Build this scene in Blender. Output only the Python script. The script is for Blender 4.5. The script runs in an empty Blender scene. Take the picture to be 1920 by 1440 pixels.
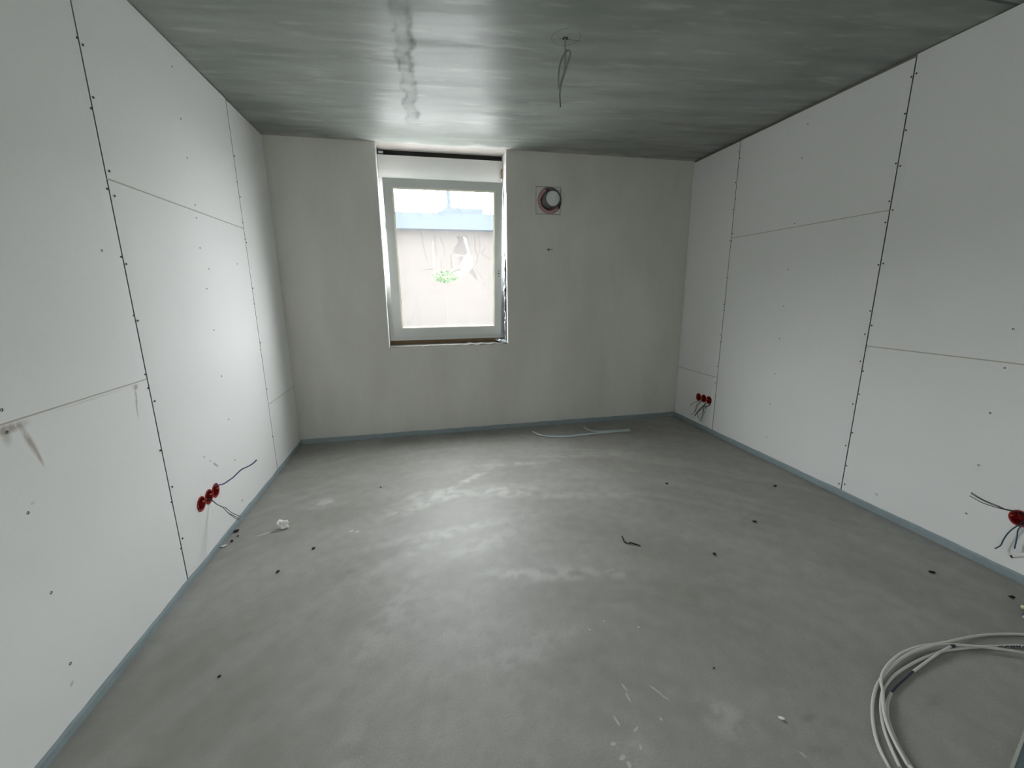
import bpy, bmesh, math, random
from mathutils import Vector, Matrix, noise

random.seed(7)
scene = bpy.context.scene
C = scene.collection

# ---------------------------------------------------------------- camera
yaw, pitch, roll = 0.2095992, -0.2170039, -0.0093116
fw = Vector((math.sin(yaw) * math.cos(pitch), math.cos(yaw) * math.cos(pitch), math.sin(pitch)))
rt0 = Vector((math.cos(yaw), -math.sin(yaw), 0))
up0 = rt0.cross(fw)
rt = rt0 * math.cos(roll) + up0 * math.sin(roll)
up = -rt0 * math.sin(roll) + up0 * math.cos(roll)
cd = bpy.data.cameras.new('camera')
cd.sensor_fit = 'HORIZONTAL'
cd.sensor_width = 36.0
cd.lens = 36.0 * 778.2508 / 1920.0
cd.clip_start = 0.02
cam = bpy.data.objects.new('camera', cd)
C.objects.link(cam)
m = Matrix((rt, up, -fw)).transposed().to_4x4()
m.translation = Vector((0, 0, 1.3014))
cam.matrix_world = m
scene.camera = cam

# ---------------------------------------------------------------- sky, portals, exposure
SKY = 68.0
w = bpy.data.worlds.new('overcast_sky')
scene.world = w
w.use_nodes = True
bg = w.node_tree.nodes['Background']
bg.inputs['Color'].default_value = (0.965, 0.982, 1.0, 1)
bg.inputs['Strength'].default_value = SKY


def portal(name, loc, sx, sy, rot):
    l = bpy.data.lights.new(name, 'AREA')
    l.shape = 'RECTANGLE'
    l.size, l.size_y = sx, sy
    l.cycles.is_portal = True
    o = bpy.data.objects.new(name, l)
    C.objects.link(o)
    o.location = loc
    o.rotation_euler = rot
    return o


portal('window_daylight', (0.24, 4.065, 1.58), 1.0, 1.34, (-math.pi / 2, 0, 0))
portal('hall_fill_portal', (2.90, -2.05, 1.55), 1.3, 1.3, (0, math.pi / 2, 0))  # guides sky light through the added hall window as fill

vs = scene.view_settings
vs.view_transform = 'Standard'
vs.look = 'None'
vs.exposure = -0.07
vs.gamma = 1.0
vs.use_curve_mapping = False
cy = scene.cycles
cy.max_bounces = 7
cy.diffuse_bounces = 5
cy.glossy_bounces = 4
cy.transmission_bounces = 6
cy.transparent_max_bounces = 12
cy.sample_clamp_indirect = 12.0
cy.caustics_reflective = False
cy.caustics_refractive = False
cy.use_denoising = True
cy.adaptive_threshold = 0.04
cy.adaptive_min_samples = 24

# ---------------------------------------------------------------- node helpers


class NT:
    def __init__(self, name):
        self.m = bpy.data.materials.new(name)
        self.m.use_nodes = True
        self.t = self.m.node_tree
        self.t.nodes.clear()
        self.out = self.n('ShaderNodeOutputMaterial')

    def n(self, typ, **kw):
        nd = self.t.nodes.new(typ)
        for k, v in kw.items():
            setattr(nd, k, v)
        return nd

    def l(self, a, b):
        self.t.links.new(a, b)

    def val(self, sock, v):
        if hasattr(v, 'is_linked') or isinstance(v, bpy.types.NodeSocket):
            self.l(v, sock)
        else:
            sock.default_value = v

    def math(self, op, a, b=None, clamp=False):
        nd = self.n('ShaderNodeMath', operation=op, use_clamp=clamp)
        self.val(nd.inputs[0], a)
        if b is not None:
            self.val(nd.inputs[1], b)
        return nd.outputs[0]

    def mixc(self, f, a, b, mode='MIX'):
        nd = self.n('ShaderNodeMix', data_type='RGBA', blend_type=mode)
        self.val(nd.inputs['Factor'], f)
        self.val(nd.inputs[6], a if not isinstance(a, tuple) else (*a, 1)[:4])
        self.val(nd.inputs[7], b if not isinstance(b, tuple) else (*b, 1)[:4])
        return nd.outputs[2]

    def coord(self):
        return self.n('ShaderNodeTexCoord').outputs['Object']

    def noise(self, vec, scale, detail=4, rough=0.55, stretch=None, dist=0.0):
        if stretch:
            mp = self.n('ShaderNodeMapping')
            mp.inputs['Scale'].default_value = stretch
            self.l(vec, mp.inputs['Vector'])
            vec = mp.outputs[0]
        nd = self.n('ShaderNodeTexNoise')
        nd.inputs['Scale'].default_value = scale
        nd.inputs['Detail'].default_value = detail
        nd.inputs['Roughness'].default_value = rough
        nd.inputs['Distortion'].default_value = dist
        self.l(vec, nd.inputs['Vector'])
        return nd.outputs['Fac']

    def ramp(self, v, a, b, lo=0.0, hi=1.0, smooth=True):
        nd = self.n('ShaderNodeMapRange')
        nd.interpolation_type = 'SMOOTHSTEP' if smooth else 'LINEAR'
        self.val(nd.inputs['Value'], v)
        nd.inputs['From Min'].default_value = a
        nd.inputs['From Max'].default_value = b
        nd.inputs['To Min'].default_value = lo
        nd.inputs['To Max'].default_value = hi
        return nd.outputs[0]

    def blob(self, vec, loc, scale, rot=(0, 0, 0), hard=0.0):
        mp = self.n('ShaderNodeMapping', vector_type='TEXTURE')
        mp.inputs['Location'].default_value = loc
        mp.inputs['Rotation'].default_value = rot
        mp.inputs['Scale'].default_value = scale
        self.l(vec, mp.inputs['Vector'])
        ln = self.n('ShaderNodeVectorMath', operation='LENGTH')
        self.l(mp.outputs[0], ln.inputs[0])
        return self.ramp(ln.outputs['Value'], 1.0, hard, 0.0, 1.0)

    def bump(self, h, strength, dist=0.01):
        nd = self.n('ShaderNodeBump')
        nd.inputs['Strength'].default_value = strength
        nd.inputs['Distance'].default_value = dist
        self.l(h, nd.inputs['Height'])
        return nd.outputs[0]

    def pbsdf(self, color, rough=0.6, normal=None, metal=0.0, spec=0.5, aniso=None):
        p = self.n('ShaderNodeBsdfPrincipled')
        self.val(p.inputs['Base Color'], color if not isinstance(color, tuple) else (*color, 1)[:4])
        self.val(p.inputs['Roughness'], rough)
        self.val(p.inputs['Metallic'], metal)
        self.val(p.inputs['Specular IOR Level'], spec)
        if normal is not None:
            self.l(normal, p.inputs['Normal'])
        self.l(p.outputs[0], self.out.inputs['Surface'])
        return p


def simple(name, col, rough=0.6, metal=0.0, spec=0.5, var=0.06, scale=30.0, bump=0.0):
    t = NT(name)
    v = t.coord()
    n = t.noise(v, scale, 3)
    d = tuple(max(0.0, c * (1 - var)) for c in col)
    u = tuple(min(1.0, c * (1 + var)) for c in col)
    colr = t.mixc(n, d, u)
    nm = t.bump(n, bump, 0.005) if bump else None
    t.pbsdf(colr, rough, nm, metal, spec)
    return t.m


def addmany(t, socks):
    r = socks[0]
    for s in socks[1:]:
        r = t.math('ADD', r, s)
    return t.math('MINIMUM', r, 1.0)


# ---------------------------------------------------------------- materials
def mat_baked(name, rough, spec, grit_s, grit_f, bump_s, dark):
    """colour of the surface is stored per vertex, the shader adds fine grain"""
    t = NT(name)
    v = t.coord()
    at = t.n('ShaderNodeAttribute', attribute_name='tint')
    g = t.noise(v, grit_s, 2, .7)
    col = t.mixc(t.ramp(g, .3, .72, 0.0, grit_f, False), at.outputs['Color'], dark)
    t.pbsdf(col, t.math('ADD', at.outputs['Alpha'], rough - .1), t.bump(g, bump_s, .003), spec=spec)
    return t.m


def mat_plaster(name, a, b):
    t = NT(name)
    v = t.coord()
    big = t.noise(v, 1.4, 4, .62, stretch=(1.4, 1, .45))
    fine = t.noise(v, 130.0, 1, .6)
    col = t.mixc(t.ramp(big, .3, .72), a, b)
    t.pbsdf(col, .88, t.bump(fine, .10, .003), spec=.25)
    return t.m


def mat_gypsum(name, brown=(), grey=()):
    t = NT(name)
    v = t.coord()
    fine = t.noise(v, 200.0, 1, .6)
    col = t.mixc(fine, (0.775, 0.782, 0.770), (0.820, 0.825, 0.813))
    if brown:
        br = [t.math('MULTIPLY', t.blob(v, (0, y, z), (10, sy, sz), (a, 0, 0), .1), s) for (y, z, sy, sz, a, s) in brown]
        f = t.math('MULTIPLY', addmany(t, br), t.ramp(t.noise(v, 45, 4, .7, stretch=(1, 1, .4)), .2, .55))
        col = t.mixc(f, col, (0.42, 0.375, 0.32))
    if grey:
        gr = [t.math('MULTIPLY', t.blob(v, (0, y, z), (10, sy, sz), (a, 0, 0), .35), s) for (y, z, sy, sz, a, s) in grey]
        col = t.mixc(addmany(t, gr), col, (0.30, 0.30, 0.30))
    t.pbsdf(col, .82, None, spec=.25)
    return t.m


R_ = math.radians
M = {}
M['floor'] = mat_baked('cement_screed', .52, .42, 150.0, .36, .16, (0.20, 0.195, 0.18))
M['ceiling'] = mat_baked('formwork_concrete', .33, .20, 120.0, .16, .05, (0.13, 0.145, 0.135))
M['plaster'] = mat_plaster('grey_lime_plaster', (0.610, 0.600, 0.560), (0.700, 0.690, 0.650))
M['reveal'] = mat_plaster('reveal_plaster', (0.66, 0.63, 0.62), (0.72, 0.69, 0.68))
M['gyp'] = mat_gypsum('plasterboard')
M['gyp_drips'] = mat_gypsum('plasterboard_with_drips', [
    (1.340, .953, .075, .020, 0, 1.0), (1.385, .900, .015, .080, R_(16), 1.0), (1.400, .848, .008, .050, R_(12), .9),
    (1.325, .935, .02, .04, 0, .55), (1.862, .953, .024, .016, 0, 1.0), (1.852, .912, .010, .05, R_(-8), .9),
    (1.843, .865, .006, .05, R_(-5), .8), (1.65, .960, .25, .004, 0, .35)],
    [(1.31, .14, .012, .008, R_(45), .5), (1.345, .728, .010, .006, 0, .3)])
M['gyp_scuffed'] = mat_gypsum('plasterboard_with_scuffs', (), [
    (2.345, .423, .040, .010, R_(-42), .7), (2.300, .462, .016, .006, R_(-40), .5), (2.250, .505, .012, .008, R_(-40), .6),
    (2.225, .39, .0015, .09, R_(3), .28), (2.165, .36, .001, .05, 0, .2), (2.29, .40, .001, .05, R_(6), .2),
    (2.09, .225, .05, .0015, R_(38), .2), (2.10, .19, .002, .09, R_(-22), .18), (2.235, .22, .003, .045, R_(6), .35),
    (2.16, .20, .002, .06, R_(4), .15)])
M['gyp_filler'] = mat_gypsum('plasterboard_with_filler', (), [(1.76, .112, .014, .012, 0, .45), (1.955, .95, .012, .05, 0, .12)])
M['shaded_edge_paper'] = simple('edge_paper_gap_shade', (0.13, 0.13, 0.125), .9)  # board edge paper, darkened to carry the shade inside the joints
M['gypsum_core'] = simple('beige_gypsum_core', (0.47, 0.44, 0.385), .9, var=.1, scale=60)
M['chalk'] = simple('chalk_scuff', (0.50, 0.50, 0.475), .9, var=.15)
M['backing'] = simple('stud_backing', (0.22, 0.195, 0.16), .9)
M['foam'] = simple('blue_grey_edge_foam', (0.265, 0.325, 0.345), .55, var=.16, scale=22, bump=.1)
M['foam_pale'] = simple('pale_foam_offcut', (0.47, 0.55, 0.58), .5, var=.08)
M['dark'] = simple('black_oxide_steel', (0.035, 0.035, 0.04), .45, .4)
M['black'] = simple('black_scrap_and_gap_shade', (0.008, 0.008, 0.009), .7)
M['pvc'] = simple('window_pvc', (0.70, 0.72, 0.70), .35, var=.02)
M['gasket'] = simple('grey_gasket', (0.28, 0.28, 0.22), .6)
M['box_panel'] = simple('shutter_box_cover', (0.70, 0.70, 0.69), .5, var=.03)
M['bead_lit_edge'] = simple('lit_edge_bead_white', (0.88, 0.87, 0.86), .5, var=.02)
M['timber'] = simple('brown_timber', (0.20, 0.13, 0.065), .8, var=.35, scale=14)
M['sill_dark'] = simple('dark_grey_mortar', (0.13, 0.125, 0.11), .9, var=.3, scale=25)  # plain dark grey bed under the window frame
M['cable_backlit'] = simple('backlit_cable_dark', (0.24, 0.25, 0.24), .5)  # whitish cable, its colour darkened to look backlit
M['foil'] = simple('crumpled_foil_tape', (0.62, 0.66, 0.70), .3, .55, var=.2, scale=40)
M['red'] = simple('red_box_plastic', (0.27, 0.006, 0.006), .5, var=.08)
M['brass'] = simple('yellow_zinc_screw', (0.62, 0.47, 0.20), .35, .9)
M['cable'] = simple('grey_white_cable_sheath', (0.60, 0.60, 0.565), .5, var=.05)
M['wire_dark'] = simple('dark_grey_wire', (0.060, 0.066, 0.062), .5)
M['wire_blue'] = simple('blue_wire', (0.03, 0.085, 0.13), .45)
M['wire_violet'] = simple('violet_grey_cable', (0.135, 0.125, 0.24), .5)
M['ink'] = simple('dark_blue_print', (0.02, 0.03, 0.06), .6)
M['copper'] = simple('bare_copper', (0.55, 0.30, 0.14), .35, .9)
M['cream'] = simple('cream_core', (0.66, 0.62, 0.40), .6)
M['pipe'] = simple('dark_grey_pipe', (0.12, 0.13, 0.133), .45)
M['cap'] = simple('grey_white_cap', (0.74, 0.76, 0.77), .5, var=.04)
M['pink'] = simple('pink_mounting_foam', (0.56, 0.33, 0.345), .85, var=.35, scale=60, bump=.5)
M['pencil'] = simple('pencil_graphite', (0.10, 0.105, 0.11), .7)
M['white_lump'] = simple('white_plaster_crumb', (0.85, 0.85, 0.82), .8)
M['slab'] = simple('blue_grey_sheet', (0.10, 0.145, 0.155), .5, var=.1)
M['slab_edge'] = simple('pale_cut_edge', (0.42, 0.44, 0.40), .7)
M['facade'] = simple('beige_render_far', (0.037, 0.031, 0.0265), .9, var=.05, scale=2)
M['far_roof'] = simple('blue_slate_far', (0.015, 0.024, 0.034), .8, var=.08, scale=3)
M['ground'] = simple('outdoor_gravel', (0.45, 0.455, 0.45), .9, var=.1, scale=3)
M['leaf'] = simple('shrub_leaf', (0.03, 0.075, 0.015), .6, var=.3, scale=8)
M['stem'] = simple('shrub_stem', (0.05, 0.035, 0.02), .8)


def mat_glass():
    t = NT('clear_glass')
    tr = t.n('ShaderNodeBsdfTransparent')
    tr.inputs[0].default_value = (0.955, 0.962, 0.955, 1)
    gl = t.n('ShaderNodeBsdfGlossy')
    gl.inputs['Roughness'].default_value = 0.02
    fr = t.n('ShaderNodeFresnel')
    fr.inputs[0].default_value = 1.45
    mx = t.n('ShaderNodeMixShader')
    ge = t.n('ShaderNodeNewGeometry')
    t.l(t.math('MULTIPLY', fr.outputs[0], t.math('SUBTRACT', 1.0, ge.outputs['Backfacing'])), mx.inputs[0])
    t.l(tr.outputs[0], mx.inputs[1])
    t.l(gl.outputs[0], mx.inputs[2])
    t.l(mx.outputs[0], t.out.inputs['Surface'])
    return t.m


def mat_film(name, clear, milky):
    t = NT(name)
    v = t.coord()
    tr = t.n('ShaderNodeBsdfTransparent')
    n = t.noise(v, 7.0, 5, .6)
    n2 = t.noise(v, 38.0, 4, .6)
    c = t.mixc(n, tuple(x * clear * .92 for x in (0.97, 0.985, 1.0)), tuple(x * clear * 1.08 for x in (0.99, 0.99, 1.0)))
    t.l(c, tr.inputs[0])
    tl = t.n('ShaderNodeBsdfTranslucent')
    c2 = t.mixc(t.ramp(n2, .3, .7), tuple(x * milky * .9 for x in (0.97, .98, 1)), tuple(x * milky * 1.1 for x in (0.97, .98, 1)))
    t.l(c2, tl.inputs[0])
    ad = t.n('ShaderNodeAddShader')
    t.l(tr.outputs[0], ad.inputs[0])
    t.l(tl.outputs[0], ad.inputs[1])
    t.l(ad.outputs[0], t.out.inputs['Surface'])
    return t.m


def mat_bead():
    t = NT('ivory_translucent_bead')
    n = t.noise(t.coord(), 20.0, 1)
    df = t.n('ShaderNodeBsdfDiffuse')
    t.l(t.mixc(n, (0.78, 0.77, 0.68), (0.84, 0.83, 0.74)), df.inputs[0])
    tl = t.n('ShaderNodeBsdfTranslucent')
    tl.inputs[0].default_value = (0.11, 0.11, 0.09, 1)
    ad = t.n('ShaderNodeAddShader')
    t.l(df.outputs[0], ad.inputs[0])
    t.l(tl.outputs[0], ad.inputs[1])
    t.l(ad.outputs[0], t.out.inputs['Surface'])
    return t.m


M['bead'] = mat_bead()
M['glass'] = mat_glass()
M['film'] = mat_film('milky_protective_film', 0.36, 0.011)
M['film_fold'] = mat_film('folded_protective_film', 0.78, 0.003)

# ---------------------------------------------------------------- mesh helpers


def box(bm, x0, x1, y0, y1, z0, z1):
    vs_ = [bm.verts.new(p) for p in ((x0, y0, z0), (x1, y0, z0), (x1, y1, z0), (x0, y1, z0), (x0, y0, z1), (x1, y0, z1), (x1, y1, z1), (x0, y1, z1))]
    for f in ((3, 2, 1, 0), (4, 5, 6, 7), (0, 1, 5, 4), (1, 2, 6, 5), (2, 3, 7, 6), (3, 0, 4, 7)):
        bm.faces.new([vs_[i] for i in f])


def frame_ring(bm, x0, x1, z0, z1, wl, wr, wb, wt, y0, y1):
    """rectangular ring with mitred look, one closed solid"""
    out = [(x0, z0), (x1, z0), (x1, z1), (x0, z1)]
    inn = [(x0 + wl, z0 + wb), (x1 - wr, z0 + wb), (x1 - wr, z1 - wt), (x0 + wl, z1 - wt)]
    V = {}
    for k, ring in (('o', out), ('i', inn)):
        for yk, y in (('a', y0), ('b', y1)):
            V[k + yk] = [bm.verts.new((p[0], y, p[1])) for p in ring]
    for i in range(4):
        j = (i + 1) % 4
        bm.faces.new((V['oa'][i], V['oa'][j], V['ia'][j], V['ia'][i]))
        bm.faces.new((V['ob'][j], V['ob'][i], V['ib'][i], V['ib'][j]))
        bm.faces.new((V['oa'][j], V['oa'][i], V['ob'][i], V['ob'][j]))
        bm.faces.new((V['ia'][i], V['ia'][j], V['ib'][j], V['ib'][i]))


def spline(pts, sub=6):
    P = [Vector(p) for p in pts]
    if len(P) < 3:
        return P
    out = []
    for i in range(len(P) - 1):
        p0 = P[i - 1] if i else P[0] * 2 - P[1]
        p1, p2 = P[i], P[i + 1]
        p3 = P[i + 2] if i + 2 < len(P) else P[-1] * 2 - P[-2]
        for k in range(sub):
            t_ = k / sub
            out.append(0.5 * ((2 * p1) + (p2 - p0) * t_ + (2 * p0 - 5 * p1 + 4 * p2 - p3) * t_ ** 2 + (3 * p1 - p0 - 3 * p2 + p3) * t_ ** 3))
    out.append(P[-1])
    return out


def tube(bm, pts, r, n=8, sub=6, taper=None):
    P = spline(pts, sub)
    rings = []
    prev = None
    for i, p in enumerate(P):
        a = P[max(i - 1, 0)]
        b = P[min(i + 1, len(P) - 1)]
        d = (b - a).normalized()
        if prev is None:
            ref = Vector((0, 0, 1)) if abs(d.z) < .9 else Vector((1, 0, 0))
            u = d.cross(ref).normalized()
        else:
            u = (prev - d * prev.dot(d)).normalized()
        prev = u
        v = d.cross(u)
        rr = r if taper is None else r * (1 + (taper - 1) * i / (len(P) - 1))
        rings.append([bm.verts.new(p + (u * math.cos(2 * math.pi * k / n) + v * math.sin(2 * math.pi * k / n)) * rr) for k in range(n)])
    for a, b in zip(rings, rings[1:]):
        for k in range(n):
            bm.faces.new((a[k], a[(k + 1) % n], b[(k + 1) % n], b[k]))
    bm.faces.new(rings[0][::-1])
    bm.faces.new(rings[-1])


def lathe(bm, prof, n=32, axis='X'):
    """prof: (axial, radius) list; closed of revolution around the axis"""
    rings = []
    for a, r in prof:
        if r < 1e-6:
            c = {'X': (a, 0, 0), 'Y': (0, a, 0), 'Z': (0, 0, a)}[axis]
            rings.append([bm.verts.new(c)])
            continue
        ring = []
        for k in range(n):
            c_, s_ = math.cos(2 * math.pi * k / n) * r, math.sin(2 * math.pi * k / n) * r
            ring.append(bm.verts.new({'X': (a, c_, s_), 'Y': (s_, a, c_), 'Z': (c_, s_, a)}[axis]))
        rings.append(ring)
    for a, b in zip(rings, rings[1:]):
        for k in range(n):
            k2 = (k + 1) % n
            if len(a) == 1 and len(b) == 1:
                continue
            if len(a) == 1:
                bm.faces.new((a[0], b[k2], b[k]))
            elif len(b) == 1:
                bm.faces.new((a[k], a[k2], b[0]))
            else:
                bm.faces.new((a[k], a[k2], b[k2], b[k]))


def link(name, me, parent=None):
    o = bpy.data.objects.new(name, me)
    C.objects.link(o)
    if parent is not None:
        o.parent = parent
    return o


def obj(name, bm, mat, parent=None, smooth=False, recalc=True):
    if recalc:
        bmesh.ops.recalc_face_normals(bm, faces=bm.faces)
    me = bpy.data.meshes.new(name)
    bm.to_mesh(me)
    bm.free()
    if smooth:
        for p in me.polygons:
            p.use_smooth = True
    for mm in (mat if isinstance(mat, (list, tuple)) else [mat]):
        me.materials.append(mm)
    return link(name, me, parent)


def boxobj(name, b, mat, parent=None):
    bm = bmesh.new()
    box(bm, *b)
    return obj(name, bm, mat, parent)


def empty(name, loc=(0, 0, 0), rz=0.0, parent=None):
    o = bpy.data.objects.new(name, None)
    o.empty_display_size = .05
    C.objects.link(o)
    o.location = loc
    o.rotation_euler = (0, 0, rz)
    if parent is not None:
        o.parent = parent
    return o


def tag(o, label, cat=None, group=None, kind=None):
    o['label'] = label
    if cat:
        o['category'] = cat
    if group:
        o['group'] = group
    if kind:
        o['kind'] = kind
    return o


def cut(o, cutters):
    """boolean difference, baked into the mesh at once"""
    mods = []
    for c in cutters:
        md = o.modifiers.new('cut', 'BOOLEAN')
        md.operation = 'DIFFERENCE'
        md.solver = 'EXACT'
        md.object = c
        mods.append(md)
    dg = bpy.context.evaluated_depsgraph_get()
    me = bpy.data.meshes.new_from_object(o.evaluated_get(dg))
    o.modifiers.clear()
    o.data = me


def drop(objs):
    for o in objs:
        bpy.data.objects.remove(o, do_unlink=True)


# ---------------------------------------------------------------- room measures (metres)
XL, XR, YB, H = -1.1127, 2.5780, 3.8058, 2.4905
YF = -0.75            # wall behind the camera
TB = 0.0125           # plasterboard thickness

# floor and ceiling
R = math.radians


def fbm(x, y, z, o=4):
    return .5 + .5 * noise.fractal(Vector((x, y, z)), 1.0, 2.1, o, noise_basis='PERLIN_ORIGINAL')


def smooth(v, a, b):
    t_ = max(0.0, min(1.0, (v - a) / (b - a)))
    return t_ * t_ * (3 - 2 * t_)


def lerp3(a, b, f):
    return tuple(p + (q - p) * f for p, q in zip(a, b))


def ell(x, y, cx, cy_, sx, sy, a):
    dx, dy = x - cx, y - cy_
    u = (dx * math.cos(a) + dy * math.sin(a)) / sx
    v = (-dx * math.sin(a) + dy * math.cos(a)) / sy
    return max(0.0, 1 - math.sqrt(u * u + v * v))


DUST = [(0.03, 2.56, 0.30, 0.13, 0, .9), (0.24, 2.73, 0.38, 0.045, R(40), 1.0), (0.46, 2.52, 0.34, 0.13, R(-6), .8),
        (-0.12, 2.42, 0.34, 0.08, R(25), .6), (0.47, 1.66, 0.40, 0.07, R(-14), .95), (0.28, 1.97, 0.36, 0.11, R(20), .6),
        (0.10, 2.12, 0.7, 0.07, R(8), .6), (-0.67, 2.62, 0.18, 0.11, R(10), .7), (0.86, 0.88, 0.13, 0.09, R(-50), .9),
        (0.95, 2.35, 0.6, 0.07, R(-12), .4), (-0.20, 1.55, 0.5, 0.12, R(60), .4), (1.2, 3.0, 0.7, 0.08, R(-8), .4),
        (0.55, 0.86, 0.11, 0.08, 0, .45), (-0.3, 0.95, 0.3, 0.08, R(75), .4), (0.7, 2.95, 0.6, 0.06, R(-4), .5),
        (0.3, 1.25, 0.35, 0.12, R(10), .4), (-.05, 2.0, .5, .06, R(30), .5), (.75, 1.62, .4, .06, R(-24), .5)]
DARK = [(-.34, 2.77, .05, .03, 0, .5), (1.12, .82, .05, .012, R(-10), .7), (.66, 1.62, .03, .016, R(-30), .6),
        (.78, 1.42, .08, .02, 0, .35), (1.05, 1.33, .05, .012, R(-20), .5), (1.05, .74, .06, .014, R(-20), .5), (1.55, .78, .07, .016, R(10), .5),
        (-.75, 1.55, .05, .03, R(40), .4), (-.4, 1.88, .05, .03, 0, .4), (.1, 1.75, .25, .12, 0, .25), (.55, 1.2, .25, .06, 0, .25)]


def floor_col(x, y):
    big = fbm(x * .9 + 3, y * .9, 1.3, 4)
    # trowelled arcs swept around a point in front of the viewer
    rr = math.hypot(x - .35, (y - .35) * .9)
    arc = fbm(rr * 7 + 5, math.atan2(y - .35, x - .35) * 1.1, 4.2, 4)
    mid = fbm(x * 4, y * 6, 7.7, 4)
    c = lerp3((0.335, 0.330, 0.300), (0.420, 0.415, 0.385), smooth(big, .3, .7))
    c = lerp3(c, (0.47, 0.465, 0.435), .38 * smooth(arc, .5, .78))
    c = lerp3(c, (0.285, 0.278, 0.25), .22 * smooth(-arc, -.48, -.24))
    c = lerp3(c, (0.46, 0.455, 0.425), .3 * smooth(mid, .5, .8))
    mo = fbm(x * 17, y * 17, 3.1, 3) - .5
    c = tuple(q * (1 + .22 * mo) for q in c)
    d_ = 0.0
    for (cx, cy_, sx, sy, a, k) in DUST:
        if abs(x - cx) < .8 and abs(y - cy_) < .8:
            d_ += k * smooth(ell(x, y, cx, cy_, sx, sy, a), 0, .9)
    if d_ > .01:
        d_ = min(1.0, d_) * (.15 + 1.1 * smooth(fbm(x * 14, y * 18, 2, 5), .34, .66))
        c = lerp3(c, (0.66, 0.66, 0.625), min(1.0, d_) * .8)
    k_ = 0.0
    for (cx, cy_, sx, sy, a, k) in DARK:
        if abs(x - cx) < .3 and abs(y - cy_) < .3:
            k_ += k * ell(x, y, cx, cy_, sx, sy, a)
    c = lerp3(c, (0.15, 0.145, 0.13), min(1, k_) * .8)
    pit = smooth(fbm(x * 45, y * 45, 9, 2), .62, .74) * smooth(fbm(x * 2.1, y * 2.1, 5, 3), .42, .62)
    c = lerp3(c, (0.23, 0.205, 0.175), pit * .14)
    return tuple(k * .78 for k in c)


def ceil_col(x, y):
    big = fbm(x * .9, y * .9, 11.1, 4)
    sl_ = y + x * .07
    st = fbm(x * 1.6, sl_ * 9, 3.3, 5)
    st2 = fbm(x * 3.2 + 9, sl_ * 24, 6.1, 4)
    c = lerp3((0.260, 0.283, 0.262), (0.325, 0.345, 0.322), smooth(big, .3, .7))
    c = lerp3(c, (0.43, 0.45, 0.42), .42 * smooth(st, .48, .80))
    c = lerp3(c, (0.58, 0.59, 0.56), .38 * smooth(st2, .62, .86))
    c = lerp3(c, (0.20, 0.222, 0.205), .35 * smooth(-st, -.46, -.26))
    k = 0.0
    if abs(x) < .2:
        xx = x + .035 * (fbm(x * 3, y * 7, 1, 4) - .5) * 2 - (y - 2.6) * .026
        s1 = smooth(-abs(xx + .045), -.018, -.003) * .75
        s2 = smooth(-abs(xx - .020), -.024, -.005) * .85
        zn = smooth(-abs(xx + .012), -.055, -.025) * .4
        k = max(s1, s2, zn) * (.35 + .65 * smooth(fbm(x * 9, y * 9, 8, 4), .3, .65)) * smooth(-y, -3.55, -3.1)
        c = lerp3(c, (0.12, 0.13, 0.12), k * .8)
    rg = .1 + .28 * k + .10 * smooth(-st, -.45, -.25) + .05 * (big - .5)
    e_ = y + .09 * (fbm(x * 5, y * 2, 4, 5) - .5) * 2
    c = lerp3(c, (0.50, 0.49, 0.46), .75 * smooth(e_, 3.745, 3.785))
    c = lerp3(c, (0.52, 0.53, 0.51), .6 * smooth(ell(x, y, -.50, 3.745, .15, .055, R(-8)), .05, .3))
    if y > 3.812:
        c = lerp3(c, (0.30, 0.275, 0.255), .9)  # niche soffit colour darkened to offset strong light from the sash gap
        rg = .5
    return (*(q * .88 for q in c), rg)


def slab_grid(name, x0, x1, y0, y1, step, z, zback, colf, mat, extra=()):
    nx, ny = int((x1 - x0) / step), int((y1 - y0) / step)
    verts, cols, faces = [], [], []
    for j in range(ny + 1):
        y = y0 + (y1 - y0) * j / ny
        for i in range(nx + 1):
            x = x0 + (x1 - x0) * i / nx
            verts.append((x, y, z))
            cols.append(colf(x, y))
    dn = zback > z
    for j in range(ny):
        for i in range(nx):
            a = j * (nx + 1) + i
            q = (a, a + 1, a + nx + 2, a + nx + 1)
            faces.append(q[::-1] if dn else q)
    for b in extra:
        k = len(verts)
        (bx0, bx1, by0, by1, bz0, bz1) = b
        verts += [(bx0, by0, bz0), (bx1, by0, bz0), (bx1, by1, bz0), (bx0, by1, bz0), (bx0, by0, bz1), (bx1, by0, bz1), (bx1, by1, bz1), (bx0, by1, bz1)]
        cols += [colf(x0, y0)] * 8
        faces += [tuple(k + i for i in f) for f in ((3, 2, 1, 0), (4, 5, 6, 7), (0, 1, 5, 4), (1, 2, 6, 5), (2, 3, 7, 6), (3, 0, 4, 7))]
    me = bpy.data.meshes.new(name)
    me.from_pydata(verts, [], faces)
    ca = me.color_attributes.new('tint', 'FLOAT_COLOR', 'POINT')
    ca.data.foreach_set('color', [u for c in cols for u in (c if len(c) == 4 else (*c, .1))])
    me.materials.append(mat)
    return link(name, me)


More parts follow.
